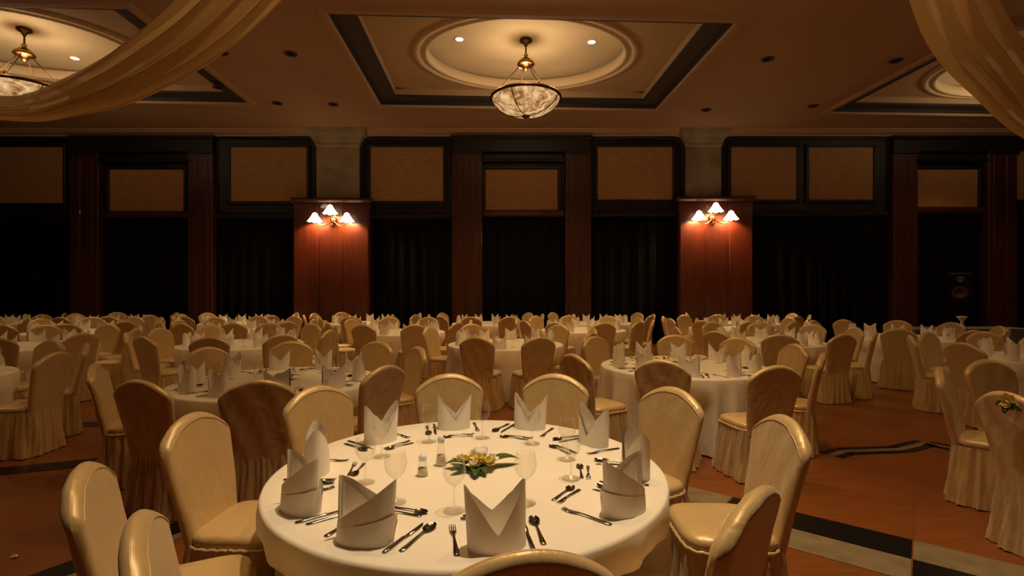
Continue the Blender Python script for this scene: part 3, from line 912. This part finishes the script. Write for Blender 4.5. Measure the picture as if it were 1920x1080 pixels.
# --- the nearest table, set piece by piece
T1 = (-.2, 2.47)
table(*T1, 'the nearest table', [(-.46, 3.76), (.32, 3.75), (1.01, 3.23), (1.32, 2.49), (.75, 1.58), (.03, 1.21), (-1.0, 1.38, 29), (-1.49, 1.79, 27), (-1.58, 2.54), (-1.24, 3.27)], 0, 0, 11)
NP = [(-.05, 1.71, 'nearest the camera', 0, .05), (-.5, 1.75, 'second from front on the left', 1, .25), (-.82, 2.0, 'third from front on the left', 1, .3), (-.92, 2.42, 'at the far left edge', 0, .3),
      (-.74, 2.9, 'before the rear left chair', 0, -.1), (-.36, 3.18, 'left of the two at the back', 3, 0), (.11, 3.18, 'right of the two at the back', 0, .1),
      (.45, 2.85, 'at the back right', 3, .1), (.57, 2.38, 'at the right edge', 0, .2), (.43, 1.98, 'at the front right', 2, -.35)]
for x, y, w, k, tw in NP:
    a = math.atan2(x-T1[0], y-T1[1])
    place(NAP[k], 'napkin', x, y, .753, -a+PI+tw, 'cream folded napkin on nearest table, %s' % w, 'napkin', 'napkins on the nearest table')
    b = a-R(20); rr = .49
    place(wg, 'wine_glass', T1[0]+rr*math.sin(b), T1[1]+rr*math.cos(b), .753, 0, 'clear wine glass on nearest table inside the napkin %s' % w, 'glass', 'glasses on the nearest table')
    for me, nm, off, rad, rot, what in ((FORK, 'fork', 10.8, .725, 0, 'left'), (KNIFE, 'knife', -9.2, .725, .0, 'right'), (SPOON, 'spoon', -12.9, .715, -.02, 'right')):
        b = a+R(off)
        place(me, nm, T1[0]+rad*math.sin(b), T1[1]+rad*math.cos(b), .753, -a+PI+rot+rnd.uniform(-.04, .04), 'silver %s to the %s of the napkin %s' % (nm, what, w), nm, 'cutlery on the nearest table')
    for me, nm, off, rad, rot in ((FORK, 'dessert_fork', 1, .56, PI/2), (SPOON, 'dessert_spoon', 0, .525, -PI/2)):
        b = a+R(off)
        o = place(me, nm, T1[0]+rad*math.sin(b), T1[1]+rad*math.cos(b), .753, -a+PI+rot+rnd.uniform(-.1, .1), 'small silver %s laid crosswise above the napkin %s' % (nm.replace('_', ' '), w), nm.split('_')[1], 'cutlery on the nearest table')
        o.scale = (.85, .85, .85)
centrepiece(-.17, 2.46, .753, R(-8), 'yellow and cream flowers with leaves and candle on nearest table')
t = thing('salt_shaker', (-.41, 2.36, .753), 0, 'small glass salt shaker beside the flowers on nearest table', 'shaker', 'shakers on the nearest table')
MB().lathe([(0, 0), (.026, 0), (.028, .01), (.020, .05), (.017, .07)], 20, cap=False).build('body', M['glass'], t)
MB().lathe([(0, .003), (.023, .003), (.02, .035), (0, .036)], 20).build('salt', M['salt'], t)
MB().lathe([(.018, .068), (.019, .085), (.012, .096), (0, .099)], 20).build('cap', M['wax'], t)
t = thing('pepper_shaker', (-.345, 2.5, .753), 0, 'taller glass pepper shaker behind the salt on nearest table', 'shaker', 'shakers on the nearest table')
MB().lathe([(0, 0), (.028, 0), (.030, .012), (.019, .07), (.015, .11)], 20, cap=False).build('body', M['glass'], t)
MB().lathe([(0, .003), (.024, .003), (.019, .05), (0, .051)], 20).build('pepper', M['salt'], t)
MB().lathe([(.016, .108), (.018, .125), (.011, .14), (0, .145)], 20).build('cap', M['wax'], t)

# --- second row
table(-2.2, 4.85, 'the second row table left of centre', [(-1.74, 3.52), (-2.55, 3.52), (-1.03, 4.20), (-2.66, 6.2), (-3.30, 5.55), (-3.46, 4.27), (-1.62, 6.2), (-1.02, 5.6)], 8, 1, 12, nap_off=4)
centrepiece(-2.15, 4.8, .753, R(40), 'small flower centrepiece on the second row table left of centre')
table(1.93, 5.8, 'the second row table right of centre', [(1.32, 4.54), (2.16, 4.2), (3.05, 5.05), (2.26, 7.12), (1.10, 6.87), (.59, 4.95), (3.25, 5.9), (2.95, 6.7)], 14, 1, 13)
centrepiece(1.95, 5.75, .753, R(120), 'small flower centrepiece on the second row table right of centre')
t = table(4.30, 3.1, 'the table cut off at the right edge', [(2.98, 3.08), (3.42, 4.1), (4.2, 4.55), (5.1, 4.3), (3.3, 2.15)], 20, 2, 14)
table(6.75, 6.3, 'the table behind the right edge table', None, 10, 2, 15)
table(-6.0, 4.95, 'the table cut off at the left edge', None, 12, 2, 16)
# --- further rows
table(-.1, 8.2, 'the middle table in the third row', [(-.47, 6.77), (.36, 6.77), (-1.16, 7.15), (1.15, 7.45), (1.32, 8.3), (.85, 9.3), (.1, 9.62), (-.75, 9.45), (-1.4, 8.7)], 6, 2, 17)
table(-4.3, 8.2, 'the third row table left of middle', None, 25, 2, 18)
table(-7.5, 7.9, 'the third row table at far left', None, 5, 3, 19)
table(4.25, 8.6, 'the third row table right of middle', None, 20, 2, 20)
table(7.05, 9.4, 'the third row table at far right', None, 0, 3, 21)
table(-2.3, 10.6, 'the fourth row table left of middle', None, 12, 3, 22)
table(1.55, 11.2, 'the fourth row table right of middle', None, 30, 3, 23)
table(4.95, 11.6, 'the fourth row table by the right aisle', None, 9, 3, 24)
table(-5.7, 11.0, 'the fourth row table further left', None, 18, 3, 25)
table(-9.0, 10.7, 'the fourth row table near the left wall', None, 3, 3, 26)
table(-12.2, 10.9, 'the fourth row table at the far left edge', None, 27, 3, 27)
table(-.65, 13.45, 'the back row table in the middle', None, 14, 3, 28)
table(2.25, 13.6, 'the back row table right of middle', None, 22, 3, 29)
table(6.2, 13.65, 'the back row table under the right sconce', None, 7, 3, 30)
table(-3.9, 13.55, 'the back row table under the left sconce', None, 33, 3, 31)
table(-7.2, 13.5, 'the back row table further left', None, 16, 3, 32)
table(-10.4, 13.4, 'the back row table under the left portal', None, 2, 3, 33)
table(-13.6, 13.4, 'the back row table at the far left edge', None, 21, 3, 34)

# rosettes pinned to the backs of two right hand chairs
def rosette(x, y, z, rz, label):
    t = thing('chair_rosette', (x, y, z), rz, label, 'flower', 'rosettes on chair backs')
    o = link('blossom', BL_Y, t); o.rotation_euler = (R(90), 0, 0); o.scale = (1.3, 1.3, 1.3)
    for a in (120, 200, 250):
        l = link('leaf', LEAF_S, t); l.rotation_euler = (R(90), R(a), 0); l.scale = (.8, .8, .8)
rosette(2.93, 3.02, .945, R(-80), 'yellow flower pinned to the chair back at right edge')

# ------------------------------------------------------------------ service corner at the right
t = thing('service_table', (9.75, 11.2, 0), R(4), 'long service table with slate grey skirt near the right portal', 'table')
MB().box(-1.35, 1.35, -.38, .38, .76, .79).build('table_top', M['slate'], t, False)
def sk(u, v):
    p = u*4; s = int(p) % 4; q = p-int(p)
    c = [(-1.36, -.39), (1.36, -.39), (1.36, .39), (-1.36, .39)]
    a, b = c[s], c[(s+1) % 4]
    w = .018*math.sin(u*2*PI*70)*v
    return ((a[0]+(b[0]-a[0])*q)*(1+w*.6), (a[1]+(b[1]-a[1])*q)*(1+w*2), .79-.775*v)
MB().grid(sk, 320, 4, cu=True).build('table_skirt', M['slate'], t)
v = MB().lathe([(0, 0), (.07, 0), (.075, .02), (.03, .06), (.028, .14), (.06, .20), (.10, .25), (.085, .25), (.03, .17), (0, .1)], 20, cap=False).build('white_vase', M['petal_w'])
v.location = (9.75, 11.15, .792); tag(v, 'small white footed vase on the slate skirted service table', 'vase')
t = thing('loudspeaker_stand', (11.5, 13.2, 0), 0, 'black tripod stand before the right portal curtain', 'stand')
MB().tube([(0, 0, .3), (0, 0, 1.28)], .02, 10).build('pole', M['black'], t)
for k in range(3):
    a = R(30+120*k)
    MB().tube([(0, 0, .55), (.45*math.cos(a), .45*math.sin(a), .012)], .012, 8).build('leg', M['black'], t)
t = thing('loudspeaker', (11.5, 13.2, 1.281), R(-41), 'black loudspeaker on the tripod by the right portal', 'loudspeaker')
MB().bevbox(-.24, .24, -.20, .2, 0, .78, .04).build('cabinet', M['black'], t, False)
g = MB().lathe([(.17, 0), (.16, .012), (.05, -.02), (0, -.02)], 28).build('woofer', M['vent'], t); g.rotation_euler = (R(90), 0, 0); g.location = (0, -.202, .26)
g = MB().lathe([(.08, 0), (.07, .012), (.02, -.01), (0, -.01)], 20).build('horn', M['slate'], t); g.rotation_euler = (R(90), 0, 0); g.location = (0, -.202, .60)

o = link('fallen_blossom', BL_W); o.location = (-2.98, 3.08, .002); o.scale = (.5, .5, .5)
tag(o, 'tiny pale blossom fallen on the wooden floor at lower left', 'flower')
